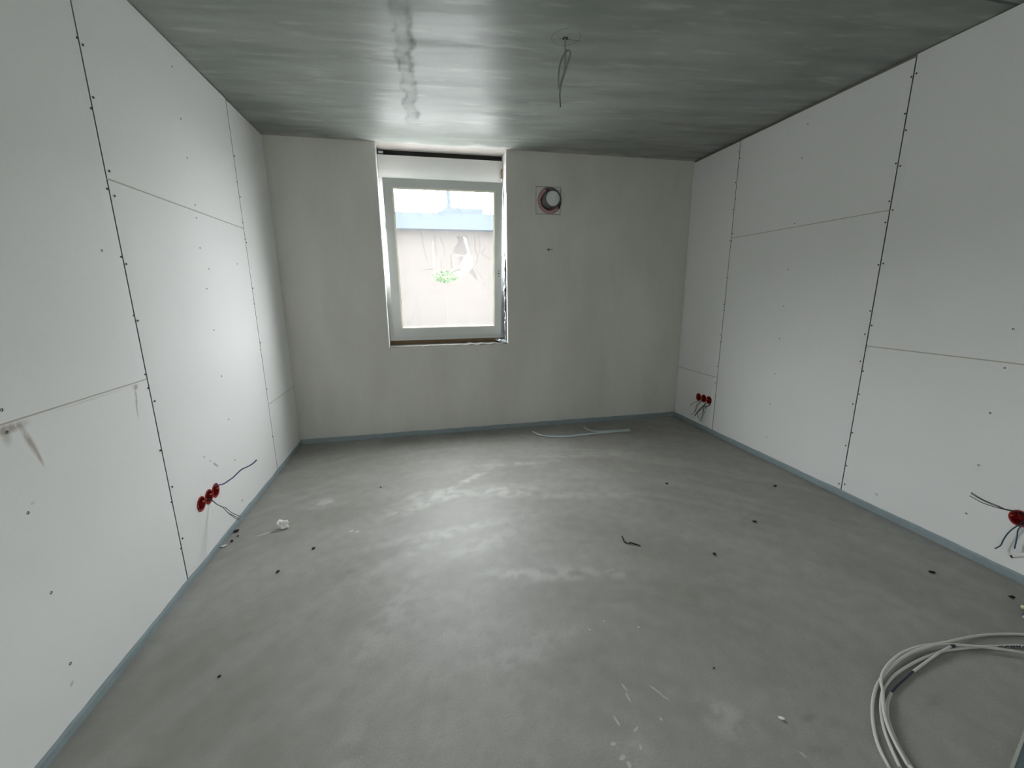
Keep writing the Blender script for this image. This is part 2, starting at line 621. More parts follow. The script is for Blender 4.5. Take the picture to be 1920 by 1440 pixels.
floor = slab_grid('floor', XL - .03, XR + .03, YF, YB + .02, .016, 0, -1, floor_col, M['floor'], [(-1.45, 2.95, -3.3, 4.06, -.12, -.003)])
tag(floor, 'bare grey cement screed floor with pale dusty smears', kind='structure')
ceiling = slab_grid('ceiling', XL - .03, XR + .03, 1.598, 4.0, .014, H, H + 1, ceil_col, M['ceiling'],
                    [(-1.45, 2.95, 1.598, 4.06, H + .003, H + .22), (-1.45, 2.95, -3.3, 1.582, H, H + .22), (-1.45, 2.95, 1.582, 1.598, H + .03, H + .22)])
tag(ceiling, 'smooth grey formwork concrete ceiling with pale streaks', kind='structure')
for (x, y, sx, sy, a) in [
        (0.599, 1.042, .020, .0035, R(-75)), (0.594, 1.008, .020, .0035, R(-88)), (0.697, 1.010, .028, .0035, R(-60)),
        (0.712, 0.980, .016, .003, R(-55)), (0.483, .885, .010, .007, 0), (0.57, .909, .014, .004, R(30)),
        (0.557, .859, .005, .010, R(-20)), (0.492, .845, .012, .008, R(20)), (0.502, .824, .007, .012, 0),
        (-0.455, 2.245, .02, .010, R(30)), (-0.42, 2.232, .016, .008, R(60)), (-0.914, 2.329, .07, .006, R(22)),
        (0.523, .945, .0035, .02, R(10)), (0.66, .92, .005, .007, 0), (1.0, .74, .0035, .012, R(20))]:
    bm = bmesh.new()
    cv = bm.verts.new((0, 0, .0005))
    ring = []
    for k in range(22):
        q = 2 * math.pi * k / 22
        rr = .7 + .6 * abs(noise.noise(Vector((math.cos(q) * 2 + x * 30, math.sin(q) * 2, y * 10))))
        ring.append(bm.verts.new((math.cos(q) * sx * rr, math.sin(q) * sy * rr, .0001)))
    for k in range(22):
        bm.faces.new((cv, ring[k], ring[(k + 1) % 22]))
    o = obj('chalk_scuff', bm, M['chalk'], floor)
    o.location = (x, y, 0)
    o.rotation_euler = (0, 0, a)

# back wall with window opening and pipe hole
OX0, OX1, OZ0 = -0.298, 0.778, 0.832
PX, PZ = 1.170, 2.098
wb = boxobj('wall_back', (-1.45, 2.95, YB, 4.06, 0, H), M['plaster'])
c1 = boxobj('c1', (OX0, OX1, YB - .1, 4.4, OZ0, H + .1), M['reveal'])
bm = bmesh.new()
lathe(bm, [(YB - .05, 0), (YB - .05, .112), (YB + .215, .112), (YB + .215, 0)], 48, 'Y')
c2 = obj('c2', bm, M['reveal'])
c2.location = (PX, 0, PZ)
bpy.context.view_layer.update()
cut(wb, [c1, c2])
drop([c1, c2])
wb.data.materials.clear()
wb.data.materials.append(M['plaster'])
wb.data.materials.append(M['reveal'])
for p in wb.data.polygons:
    if abs(p.normal.y) < .5 and YB < p.center.y < 4.3 and OX0 - .01 < p.center.x < OX1 + .01 and p.center.z > OZ0 - .01:
        p.material_index = 1
tag(wb, 'grey plastered back wall around the window', kind='structure')

# stud backing behind the plasterboard sheets
wl = boxobj('wall_left', (XL - .12, XL - TB, YF, YB, 0, H), M['backing'])
tag(wl, 'left wall clad in white plasterboard sheets', kind='structure')
wr = boxobj('wall_right', (XR + TB, XR + .12, YF, YB, 0, H), M['backing'])
tag(wr, 'right wall clad in white plasterboard sheets', kind='structure')

# unseen wall behind the camera; doorway and windowed hall are added for fill light
bm = bmesh.new()
DX0, DX1, DZ = -0.15, 0.95, 2.15
box(bm, -1.45, DX0, YF - .12, YF, 0, H)
box(bm, DX1, 2.95, YF - .12, YF, 0, H)
box(bm, DX0, DX1, YF - .12, YF, DZ, H)
wf = obj('wall_front', bm, M['gyp'])
tag(wf, 'unseen white wall behind the viewer, doorway added for fill light', kind='structure')
bm = bmesh.new()
box(bm, -1.45, -1.33, -3.3, YF - .12, 0, H)
box(bm, -1.33, 2.83, -3.3, -3.1, 0, H)
box(bm, 2.83, 2.95, -3.3, -2.7, 0, H)
box(bm, 2.83, 2.95, -1.4, YF - .12, 0, H)
box(bm, 2.83, 2.95, -2.7, -1.4, 0, .9)
box(bm, 2.83, 2.95, -2.7, -1.4, 2.2, H)
hall = obj('wall_hall_added', bm, M['gyp'])
tag(hall, 'unseen white hall walls, added with a window opening for fill light', kind='structure')


# ---------------------------------------------------------------- plasterboard sheets
def sheet(side, y0, y1, z0, z1, parent):
    bm = bmesh.new()
    ys = [y0, y0 + .045, y1 - .045, y1] if y1 - y0 > .3 else [y0, y1]
    ds = [TB - .0022, TB, TB, TB - .0022] if len(ys) == 4 else [TB, TB]
    s = 1 if side == 'L' else -1
    xb = XL - TB if side == 'L' else XR + TB
    rows = []
    for z in (z0, z1):
        rows.append(([bm.verts.new((xb, y, z)) for y in ys], [bm.verts.new((xb + s * d, y, z)) for y, d in zip(ys, ds)]))
    n = len(ys)
    for i in range(n - 1):
        bm.faces.new((rows[0][1][i], rows[0][1][i + 1], rows[1][1][i + 1], rows[1][1][i]))
        bm.faces.new((rows[0][0][i + 1], rows[0][0][i], rows[1][0][i], rows[1][0][i + 1]))
        bm.faces.new((rows[0][0][i], rows[0][0][i + 1], rows[0][1][i + 1], rows[0][1][i]))
        bm.faces.new((rows[1][0][i + 1], rows[1][0][i], rows[1][1][i], rows[1][1][i + 1]))
    for i in (0, n - 1):
        bm.faces.new((rows[0][0][i], rows[0][1][i], rows[1][1][i], rows[1][0][i]))
    mt = 'gyp'
    if side == 'L' and z0 < .1 and y0 < 1.9 < y1:
        mt = 'gyp_drips'
    elif side == 'L' and z0 < .1 and y0 < 2.3 < y1:
        mt = 'gyp_scuffed'
    elif side == 'R' and z0 < .1 and y0 < 1.8 < y1:
        mt = 'gyp_filler'
    o_ = obj('plasterboard_sheet', bm, [M[mt], M['shaded_edge_paper']], parent)
    for p in o_.data.polygons:
        if abs(p.normal.y) > .9:
            p.material_index = 1
    return o_


SHEETS = {'L': [], 'R': []}


def column(side, parent, y0, y1, zj, gap, gj, top):
    for (a, b) in ((.02, zj - gj / 2), (zj + gj / 2, top)):
        SHEETS[side].append((sheet(side, y0 + gap / 2, y1 - gap / 2, a, b, parent), y0, y1, a, b))
    xa, xb = (XL - TB, XL - .0022) if side == 'L' else (XR + .0022, XR + TB)
    boxobj('joint_core', (xa, xb, y0 + gap / 2, y1 - gap / 2, zj - gj / 2, zj + gj / 2), M['gypsum_core'], parent)


L1, L2 = 1.9434, 3.1915
R1, R2 = 1.9685, 3.2067
column('L', wl, YF, L1 - 1.25, 1.73, .004, .003, H - .006)
column('L', wl, L1 - 1.25, L1, .9695, .007, .005, H - .006)
column('L', wl, L1, L2, 1.727, .007, .006, H - .006)
column('L', wl, L2, YB - .001, .530, .005, .006, H - .009)
column('R', wr, YF, R1 - 1.25, 1.73, .004, .003, H - .004)
column('R', wr, R1 - 1.25, R1, .971, .006, .006, H - .004)
column('R', wr, R1, R2, 1.730, .006, .005, H - .016)
column('R', wr, R2, YB - .001, .533, .004, .006, H - .018)

# ---------------------------------------------------------------- socket boxes
RB = .034


def socket_box(side, y, z, label, group, wires=()):
    rz = 0.0 if side == 'L' else math.pi
    x = XL if side == 'L' else XR
    e = empty('socket_box', (x, y, z), rz)
    tag(e, label, 'socket box', group)
    inv = (Matrix.Translation((x, y, z)) @ Matrix.Rotation(rz, 4, 'Z')).inverted()
    bm = bmesh.new()
    lathe(bm, [(.0004, .0305), (.0032, .0315), (.0036, .0355), (.0022, .0378), (.0003, .0380)], 36)
    obj('rim', bm, M['red'], e, True)
    bm = bmesh.new()
    lathe(bm, [(.0010, .0312), (-.044, .0295), (-.046, .026), (-.046, 0)], 32)
    obj('cup', bm, M['red'], e, False)
    for s in (-1, 1):
        bm = bmesh.new()
        lathe(bm, [(-.006, .0035), (.0015, .0035), (.0022, .0022), (.0022, 0)], 10)
        o = obj('screw', bm, M['brass'], e, True)
        o.location = (0.0, s * .0275, 0)
    for (pts, r, mat) in wires:
        bm = bmesh.new()
        tube(bm, [inv @ Vector(p) for p in pts], r, 7)
        obj('wire', bm, M[mat], e, True)
    # opening through the sheet and the cavity behind it
    bm = bmesh.new()
    lathe(bm, [(-.06, 0), (-.06, .0325), (.05, .0325), (.05, 0)], 32)
    c = obj('cutter', bm, M['red'])
    c.location = (x, y, z)
    c.rotation_euler = (0, 0, rz)
    return c


cutL, cutR = [], []
cutL.append(socket_box('L', 2.150, .299, 'red flush socket box on the left wall, nearest and empty', 'red socket boxes on the left wall'))
w2 = []
x0 = XL - .03
for k, tail in enumerate(([(-1.062, .236), (-1.046, .229), (-1.023, .199), (-1.003, .183), (-.981, .169)],
                          [(-1.062, .234), (-1.050, .215), (-1.035, .193), (-1.012, .174), (-.990, .156)],
                          [(-1.064, .232), (-1.052, .213), (-1.038, .190), (-1.018, .166), (-.998, .147)])):
    pts = [(x0, 2.235, .290 - .003 * k), (-1.106, 2.232, .277 - .002 * k), (-1.084, 2.23, .252 - .001 * k)] + [(a, 2.23 + .004 * (k - 1), b) for a, b in tail]
    w2.append((pts, .0017, 'wire_dark'))
cutL.append(socket_box('L', 2.226, .299, 'red flush socket box on the left wall with three drooping dark wires', 'red socket boxes on the left wall', w2))
viol = [(XL - .04, 2.300, .318)] + [(a, 2.300, b) for a, b in ((-1.091, .326), (-1.068, .331), (-1.044, .346), (-1.019, .363), (-.993, .387), (-.974, .402), (-.941, .416), (-.917, .430), (-.897, .448))]
cutL.append(socket_box('L', 2.299, .298, 'red flush socket box on the left wall with a violet cable sticking out', 'red socket boxes on the left wall', [(viol, .0036, 'wire_violet')]))

d = XR + .03
x1 = 2.548
far = [
    (3.434, .296, 'red flush socket box in the far right corner, nearest the back wall', [
        [(d, 3.430, .285), (2.566, 3.412, .268), (x1, 3.463, .234), (x1, 3.506, .196)],
        [(d, 3.425, .284), (2.566, 3.385, .268), (x1, 3.403, .236), (x1, 3.430, .176), (x1, 3.441, .142), (x1, 3.485, .105)],
        [(d, 3.428, .285), (2.566, 3.378, .266), (x1, 3.400, .220), (x1, 3.407, .195), (x1, 3.428, .150)]]),
    (3.358, .300, 'red flush socket box in the far right corner, middle of three', [
        [(d, 3.355, .288), (2.566, 3.318, .262), (x1, 3.380, .179), (x1, 3.440, .098)],
        [(d, 3.352, .287), (2.566, 3.312, .258), (x1, 3.320, .225), (x1, 3.391, .150), (x1, 3.361, .100)],
        [(d, 3.356, .288), (2.566, 3.316, .258), (x1, 3.372, .182), (x1, 3.424, .112)]]),
    (3.284, .302, 'red flush socket box in the far right corner, nearest the viewer', [
        [(d, 3.280, .290), (2.566, 3.258, .264), (x1, 3.308, .229), (x1, 3.315, .178), (x1, 3.324, .133), (x1, 3.351, .078)],
        [(d, 3.278, .290), (2.566, 3.254, .262), (x1, 3.276, .238), (x1, 3.292, .181), (x1, 3.314, .135), (x1, 3.327, .082)],
        [(d, 3.282, .290), (2.566, 3.262, .262), (x1, 3.300, .225), (x1, 3.309, .178), (x1, 3.322, .140)]])]
for y, z, lab, ws in far:
    cutR.append(socket_box('R', y, z, lab, 'red socket boxes in the far right corner', [(p, .0021, 'wire_dark') for p in ws]))
near = [([(XR + .03, 1.178, .305), (2.560, 1.186, .322), (2.498, 1.19, .338), (2.442, 1.19, .362), (2.382, 1.19, .386), (2.333, 1.19, .408), (2.264, 1.19, .445)], .0017, 'wire_dark'),
        ([(XR + .03, 1.178, .303), (2.560, 1.188, .320), (2.500, 1.192, .336), (2.440, 1.192, .3585), (2.385, 1.192, .381), (2.330, 1.192, .406), (2.268, 1.192, .4385)], .0017, 'wire_dark'),
        ([(XR + .03, 1.178, .301), (2.560, 1.188, .318), (2.504, 1.19, .333), (2.427, 1.19, .357), (2.343, 1.19, .388), (2.297, 1.19, .411), (2.258, 1.19, .431)], .0017, 'wire_dark'),
        ([(XR + .03, 1.172, .275), (2.566, 1.176, .250), (2.560, 1.186, .225), (2.560, 1.195, .195), (2.560, 1.200, .168), (2.560, 1.204, .138), (2.545, 1.212, .118)], .0026, 'wire_blue'),
        ([(XR + .03, 1.165, .275), (2.566, 1.166, .245), (2.562, 1.162, .205), (2.562, 1.160, .150)], .0026, 'wire_blue')]
cutR.append(socket_box('R', 1.176, .289, 'red socket box at the right picture edge with grey and blue wires', 'red socket boxes at the right edge', near))

bpy.context.view_layer.update()


def cut_for(side, cutters, wall):
    cut(wall, cutters)
    for (o, y0, y1, z0, z1) in SHEETS[side]:
        cs = [c for c in cutters if y0 < c.location.y < y1 and z0 < c.location.z < z1]
        if cs:
            cut(o, cs)


cut_for('L', cutL, wl)
cut_for('R', cutR, wr)
drop(cutL + cutR)

# ---------------------------------------------------------------- drywall screws
SL = [(1.934,2.174),(1.957,2.164),(1.956,2.000),(1.933,1.956),(1.963,1.758),(1.931,1.689),(1.965,1.672),(2.572,2.378),(2.575,2.154),(2.575,1.978),(2.579,1.757),(2.572,1.693),(2.557,1.543),(1.834,1.462),(3.197,2.165),(3.183,2.011),(3.202,1.924),(3.183,1.764),(3.183,1.661),(3.200,1.641),(1.932,1.448),(1.953,1.423),(1.936,1.226),(1.954,1.205),(1.934,0.990),(1.934,0.932),(1.958,0.871),(1.931,0.662),(1.960,0.482),(1.935,0.422),(1.332,1.007),(1.329,0.946),(2.616,1.441),(2.998,1.492),(2.558,1.336),(2.562,1.116),(2.564,0.860),(2.563,0.609),(2.560,0.362),(2.571,0.099),(3.199,1.346),(3.183,1.241),(3.200,0.974),(3.183,0.926),(3.199,0.642),(3.183,0.289),(1.324,0.709),(1.325,0.450),(1.322,0.202),(1.960,0.229),(1.936,0.194)]
SR = [(1.954,2.393),(1.976,2.387),(1.976,2.214),(1.956,2.128),(1.978,1.971),(1.953,1.952),(1.978,1.778),(1.952,1.728),(1.979,1.667),(2.583,2.377),(2.596,2.173),(2.587,1.754),(3.214,2.396),(3.195,2.343),(3.216,2.166),(3.197,2.037),(3.214,1.958),(3.195,1.767),(3.215,1.713),(3.197,1.704),(1.977,1.437),(1.952,1.443),(1.978,1.176),(1.955,1.093),(1.985,1.039),(1.983,0.876),(1.958,0.820),(1.958,0.677),(1.985,0.608),(1.958,0.430),(1.985,0.336),(1.957,0.211),(1.985,0.075),(1.949,0.088),(2.588,1.186),(2.588,0.950),(2.589,0.687),(2.595,0.445),(2.588,0.180),(2.589,1.445),(1.351,1.122),(1.347,0.946),(1.358,0.730),(1.353,0.470),(3.215,1.410),(3.216,1.184),(3.197,1.132),(3.218,0.917),(3.198,0.859),(3.216,0.633),(3.222,0.483),(1.354,0.215)]
bm = bmesh.new()
lathe(bm, [(-.004, .0022), (.0004, .0042), (.0009, .0046), (.0006, .0026), (-.0012, .0012), (-.0012, 0)], 10)
bmesh.ops.recalc_face_normals(bm, faces=bm.faces)
screw_me = bpy.data.meshes.new('screw')
bm.to_mesh(screw_me)
bm.free()
screw_me.materials.append(M['dark'])
for side, tab in (('L', SL), ('R', SR)):
    for (y, z) in tab:
        par = None
        for (o, y0, y1, a, b) in SHEETS[side]:
            if y0 <= y <= y1 and a - .01 <= z <= b + .01:
                par = o
        if par is None:
            continue
        s = link('screw', screw_me, par)
        s.location = (XL if side == 'L' else XR, y, z)
        if side == 'R':
            s.rotation_euler = (0, 0, math.pi)


# ---------------------------------------------------------------- edge insulation strips along the floor
def strip(name, pts, nrm, h, label):
    """wavy foam band: pts along the wall, nrm into the room"""
    bm = bmesh.new()
    a, b = Vector(pts[0]), Vector(pts[1])
    n = 90
    prev = None
    for i in range(n + 1):
        f = i / n
        p = a.lerp(b, f)
        hh = h + .004 * noise.noise(Vector((f * 23, 1.7, h * 90))) + .003 * noise.noise(Vector((f * 80, 4.1, h)))
        th = .008 + .0025 * noise.noise(Vector((f * 18, 8.3, h * 10)))
        N = Vector(nrm)
        ring = [bm.verts.new(p + N * -.0005 + Vector((0, 0, -.002))), bm.verts.new(p + N * (th - .002) + Vector((0, 0, -.002))),
                bm.verts.new(p + N * th + Vector((0, 0, hh * .8))), bm.verts.new(p + N * (th - .002) + Vector((0, 0, hh))),
                bm.verts.new(p + N * -.0005 + Vector((0, 0, hh - .001)))]
        if prev:
            for k in range(5):
                bm.faces.new((prev[k], prev[(k + 1) % 5], ring[(k + 1) % 5], ring[k]))
        else:
            bm.faces.new(ring)
        prev = ring
    bm.faces.new(prev[::-1])
    return tag(obj(name, bm, M['foam']), label, kind='structure')


strip('baseboard_left', ((XL, YF, 0), (XL, YB, 0)), (1, 0, 0), .034, 'blue-grey foam edge strip along the foot of the left wall')
strip('baseboard_back', ((XL, YB, 0), (XR, YB, 0)), (0, -1, 0), .046, 'blue-grey foam edge strip along the foot of the back wall')
strip('baseboard_right', ((XR, YF, 0), (XR, YB, 0)), (-1, 0, 0), .042, 'blue-grey foam edge strip along the foot of the right wall')

# ---------------------------------------------------------------- window
win = empty('window_1', (0, 0, 0))
tag(win, 'tilted white plastic window with torn milky protective film', kind='structure')
bm = bmesh.new()
frame_ring(bm, -.304, .784, .874, 2.276, .064, .064, .055, .064, 3.980, 4.050)
obj('outer_frame', bm, M['pvc'], win)
bm = bmesh.new()
frame_ring(bm, -.252, .732, .918, 2.222, .006, .006, .006, .006, 3.977, 3.9805)
obj('rebate_gasket', bm, M['gasket'], win)
# tilted sash
th = math.atan2(.16, 1.316)
SX0, SX1, SH = -.258, .738, 1.326
GX0, GX1, GZ0, GZ1 = -.186, .677, .076, 1.257
sash = empty('sash', (0, 3.96, .911), 0, win)
sash.rotation_euler = (th, 0, 0)
bm = bmesh.new()
frame_ring(bm, SX0, SX1, 0, SH, GX0 - SX0, SX1 - GX1, GZ0, SH - GZ1, 0, .018)
frame_ring(bm, SX0 + .022, SX1 - .022, .022, SH - .022, GX0 - SX0 - .022, SX1 - GX1 - .022, GZ0 - .022, SH - GZ1 - .022, .018, .066)
bmesh.ops.bevel(bm, geom=[e for e in bm.edges if abs(e.verts[0].co.y) < 1e-5 and abs(e.verts[1].co.y) < 1e-5 and e.is_manifold and e.calc_face_angle(0) > 1.0], offset=.003, segments=2, affect='EDGES')
obj('sash_frame', bm, M['pvc'], sash)
bm = bmesh.new()
frame_ring(bm, GX0 - .001, GX1 + .001, GZ0 - .001, GZ1 + .001, .009, .009, .009, .009, -.0015, .0225)
bmesh.ops.bevel(bm, geom=[e for e in bm.edges if abs(e.verts[0].co.y + .0015) < 1e-5 and abs(e.verts[1].co.y + .0015) < 1e-5 and e.is_manifold and e.calc_face_angle(0) > 1.0], offset=.004, segments=2, affect='EDGES')
obj('glazing_bead', bm, M['bead'], sash)
bm = bmesh.new()
frame_ring(bm, GX0 + .0078, GX1 - .0078, GZ0 + .0078, GZ1 - .0078, .0045, .0045, .0045, .0045, .012, .0235)
obj('glazing_gasket', bm, M['gasket'], sash)
boxobj('glass_pane', (GX0 - .003, GX1 + .003, .024, .046, GZ0 - .003, GZ1 + .003), M['glass'], sash)

HOLE = [(0.392, 0.883), (0.423, 0.869), (0.432, 0.816), (0.443, 0.786), (0.453, 0.748), (0.474, 0.699), (0.475, 0.625), (0.436, 0.578), (0.394, 0.539), (0.322, 0.537), (0.257, 0.514), (0.201, 0.516), (0.137, 0.547), (0.123, 0.593), (0.142, 0.556), (0.202, 0.537), (0.258, 0.551), (0.307, 0.578), (0.363, 0.59), (0.378, 0.636), (0.375, 0.663), (0.396, 0.694), (0.431, 0.748), (0.412, 0.805)]
SLIT = [(0.126, 0.835), (0.132, 0.835), (0.1315, 0.75), (0.1325, 0.70), (0.126, 0.605), (0.121, 0.605), (0.1235, 0.707), (0.127, 0.75)]


def inside(poly, x, z):
    r = False
    j = len(poly) - 1
    for i in range(len(poly)):
        (xi, zi), (xj, zj) = poly[i], poly[j]
        if (zi > z) != (zj > z) and x < (xj - xi) * (z - zi) / (zj - zi) + xi:
            r = not r
        j = i
    return r


CREASE = [[(0.146, 0.886), (0.149, 0.775), (0.158, 0.723)], [(0.191, 0.865), (0.227, 0.784), (0.221, 0.731)], [(0.28, 0.728), (0.284, 0.609)], [(0.196, 0.685), (0.193, 0.617)], [(0.422, 0.894), (0.444, 0.828), (0.462, 0.718)], [(0.497, 0.885), (0.499, 0.779), (0.519, 0.711), (0.502, 0.641)], [(0.529, 0.896), (0.544, 0.795), (0.527, 0.711)], [(0.489, 0.625), (0.566, 0.511)], [(0.335, 0.886), (0.354, 0.838), (0.317, 0.792), (0.304, 0.754)], [(0.39, 0.864), (0.412, 0.808)], [(0.321, 0.792), (0.352, 0.796), (0.404, 0.786)], [(0.284, 0.739), (0.319, 0.743), (0.402, 0.729), (0.435, 0.763)], [(-0.007, 0.654), (0.012, 0.593), (-0.015, 0.512)], [(0.012, 0.593), (0.122, 0.605)], [(0.337, 0.648), (0.369, 0.679)]]
SEGS = [(Vector(a), Vector(b)) for l in CREASE for a, b in zip(l, l[1:])]


def crease_h(x, z):
    p = Vector((x, z))
    best = 1.0
    for a, b in SEGS:
        ab = b - a
        t_ = max(0, min(1, (p - a).dot(ab) / ab.length_squared))
        best = min(best, (p - a - ab * t_).length)
    return max(0.0, 1 - best / .010)


bm = bmesh.new()
fx0, fx1, fz0, fz1 = GX0 + .010, GX1 - .010, GZ0 + .010, GZ1 - .010
NX, NZ = 170, 232
grid = []
for j in range(NZ + 1):
    row = []
    for i in range(NX + 1):
        x = fx0 + (fx1 - fx0) * i / NX
        z = fz0 + (fz1 - fz0) * j / NZ
        edge = min(1.0, min(x - fx0, fx1 - x, z - fz0, fz1 - z) / .05)
        bulge = .0022 * (noise.noise(Vector((x * 9, z * 5, 3))) + .6 * noise.noise(Vector((x * 26, z * 14, 7)))) * edge
        y = .0185 - abs(bulge) - .0045 * crease_h(x, z) * edge
        row.append(bm.verts.new((x, y, z)))
    grid.append(row)
for j in range(NZ):
    for i in range(NX):
        x = fx0 + (fx1 - fx0) * (i + .5) / NX
        z = fz0 + (fz1 - fz0) * (j + .5) / NZ
        if inside(HOLE, x, z) or inside(SLIT, x, z):
            continue
        bm.faces.new((grid[j][i], grid[j][i + 1], grid[j + 1][i + 1], grid[j + 1][i]))
bmesh.ops.delete(bm, geom=[v for v in bm.verts if not v.link_faces], context='VERTS')
o = obj('protective_film', bm, M['film'], sash, True, False)
o['label'] = 'milky wrinkled protective film with a ragged tear'


def fold(pts, off):
    bm = bmesh.new()
    c = Vector((sum(p[0] for p in pts) / len(pts), 0, sum(p[1] for p in pts) / len(pts)))
    cv = bm.verts.new((c.x, off - .006, c.z))
    vv = [bm.verts.new((p[0], off + .003 * math.sin(i * 2.1), p[1])) for i, p in enumerate(pts)]
    for i in range(len(vv)):
        bm.faces.new((cv, vv[i], vv[(i + 1) % len(vv)]))
    bmesh.ops.subdivide_edges(bm, edges=bm.edges[:], cuts=2)
    for v_ in bm.verts:
        v_.co.y += .002 * noise.noise(v_.co * 60)
    return obj('film_flap', bm, M['film_fold'], sash, True, False)


fold([(0.423, 0.58), (0.473, 0.61), (0.505, 0.559), (0.524, 0.503), (0.492, 0.519), (0.468, 0.551)], .008)
fold([(0.304, 0.754), (0.321, 0.792), (0.354, 0.838), (0.378, 0.85), (0.412, 0.808), (0.432, 0.763), (0.402, 0.729), (0.33, 0.738)], .006)
fold([(0.335, 0.886), (0.39, 0.88), (0.40, 0.855), (0.372, 0.83), (0.354, 0.838)], .007)
fold([(0.26, 0.553), (0.31, 0.58), (0.363, 0.592), (0.372, 0.61), (0.32, 0.60), (0.275, 0.575)], .009)
fold([(0.34, .70), (.375, .668), (.396, .694), (.38, .722)], .009)
XTRA = [[(-.16, 1.19), (-.02, 1.15), (.03, 1.19)], [(-.02, 1.10), (.05, 1.16), (.12, 1.18)], [(.02, 1.06), (.035, 1.03)], [(.15, 1.05), (.17, 1.07), (.24, 1.045)],
        [(.30, 1.15), (.36, 1.10), (.40, 1.04)], [(.45, 1.17), (.47, 1.08)], [(.52, 1.16), (.56, 1.11)], [(.03, .93), (.05, .77), (.075, .66)],
        [(-.12, .11), (-.05, .26), (-.045, .36)], [(-.04, .19), (-.03, .15), (-.01, .12), (-.03, .10)], [(.07, .42), (.20, .36)], [(.14, .51), (.135, .44)],
        [(.60, .80), (.56, .74), (.64, .69)], [(.56, .45), (.60, .49)], [(.12, .915), (.10, .925)]]
rnd = random.Random(11)
for l in CREASE + XTRA:
    P = spline([(x, .0135, z) for x, z in l], 5)
    bm = bmesh.new()
    prev = None
    wd = rnd.uniform(.0016, .0042)
    for i, p in enumerate(P):
        dd = (P[min(i + 1, len(P) - 1)] - P[max(i - 1, 0)]).normalized()
        nn = Vector((-dd.z, 0, dd.x)) * wd * (.4 + abs(math.sin(i * 1.3 + wd * 900)))
        a, b = bm.verts.new(p - nn), bm.verts.new(p + nn + Vector((0, -.002, 0)))
        if prev:
            bm.faces.new((prev[0], prev[1], b, a))
        prev = (a, b)
    obj('film_crease', bm, M['film_fold'], sash, True, False)
for dz in (.542, .566, .589):
    bm = bmesh.new()
    r = .0062 if dz == .566 else .0045
    lathe(bm, [(-.0008, 0), (-.0008, r), (.002, r)], 16, 'Y')
    o = obj('handle_hole', bm, M['black'], sash)
    o.location = (.712, 0, dz)
for (zz, l) in ((.12, .05), (.93, .05)):
    boxobj('hinge_plate', (SX0 - .004, SX0 + .010, -.004, .012, zz, zz + l), M['pvc'], sash)
# tilt stay linking the sash head to the frame
bm = bmesh.new()
box(bm, .40, .415, 3.85, 3.99, 2.222, 2.228)
obj('tilt_stay', bm, M['foil'], win)

bm = bmesh.new()
box(bm, OX0 + .001, OX1 - .001, 3.984, 3.996, 2.270, 2.450)
box(bm, OX0 + .001, OX1 - .001, 4.06, 4.07, 2.270, H)
box(bm, OX0 + .001, OX1 - .001, 3.996, 4.06, 2.270, 2.280)
o = obj('shutter_box_cover', bm, M['box_panel'], win)
bm = bmesh.new()
box(bm, OX0 + .002, OX1 - .002, 4.00, 4.055, 2.285, 2.448)
obj('rolled_shutter', bm, M['black'], win)
boxobj('slot_shade', (OX0 + .002, OX1 - .002, 3.998, 4.055, 2.452, H - .001), M['black'], win)  # black block paints the darkness inside the open slot
bm = bmesh.new()
box(bm, OX0 + .012, OX0 + .05, 3.985, 4.0, 2.460, 2.478)
obj('slot_bracket', bm, M['foil'], win)
boxobj('timber_packer', (OX0 + .001, OX1 - .001, 3.975, 4.05, OZ0, .8735), M['timber'], win)
for nm, x0_, x1_ in (('lit_corner_bead', OX0 - .003, OX0 + .004), ('lit_corner_bead', OX1 - .004, OX1 + .003)):
    boxobj(nm, (x0_, x1_, YB - .0012, YB + .03, OZ0, H), M['bead_lit_edge'], win)  # corner beads, painted white as the brightly lit reveal edge
# window sill bed with ragged mortar lip
bm = bmesh.new()
prev = None
for i in range(41):
    x = OX0 + (OX1 - OX0) * i / 40
    zt = OZ0 + .006 + .006 * noise.noise(Vector((i * .5, 2, 1)))
    ring = [bm.verts.new((x, YB + .001, OZ0 - .001)), bm.verts.new((x, YB + .004, zt)), bm.verts.new((x, 3.975, zt + .004)), bm.verts.new((x, 3.975, OZ0 - .001))]
    if prev:
        for k in range(4):
            bm.faces.new((prev[k], prev[(k + 1) % 4], ring[(k + 1) % 4], ring[k]))
    else:
        bm.faces.new(ring)
    prev = ring
bm.faces.new(prev[::-1])
obj('mortar_bed', bm, M['sill_dark'], win)


def foil(name, x, y0, y1, z0, z1, amp, seed):
    bm = bmesh.new()
    ny, nz = 8, 44
    g = []
    for j in range(nz + 1):
        row = []
        z = z0 + (z1 - z0) * j / nz
        for i in range(ny + 1):
            f = i / ny
            y = y0 + (y1 - y0) * f + .006 * noise.noise(Vector((z * 14, seed, f)))
            dx = amp * (.6 + noise.noise(Vector((f * 3, z * 17, seed)))) + amp * .4 * noise.noise(Vector((f * 9, z * 45, seed)))
            row.append(bm.verts.new((x - max(.0008, dx), y, z)))
        g.append(row)
    for j in range(nz):
        for i in range(ny):
            bm.faces.new((g[j][i], g[j][i + 1], g[j + 1][i + 1], g[j + 1][i]))
    return obj(name, bm, M['foil'], win, False, False)


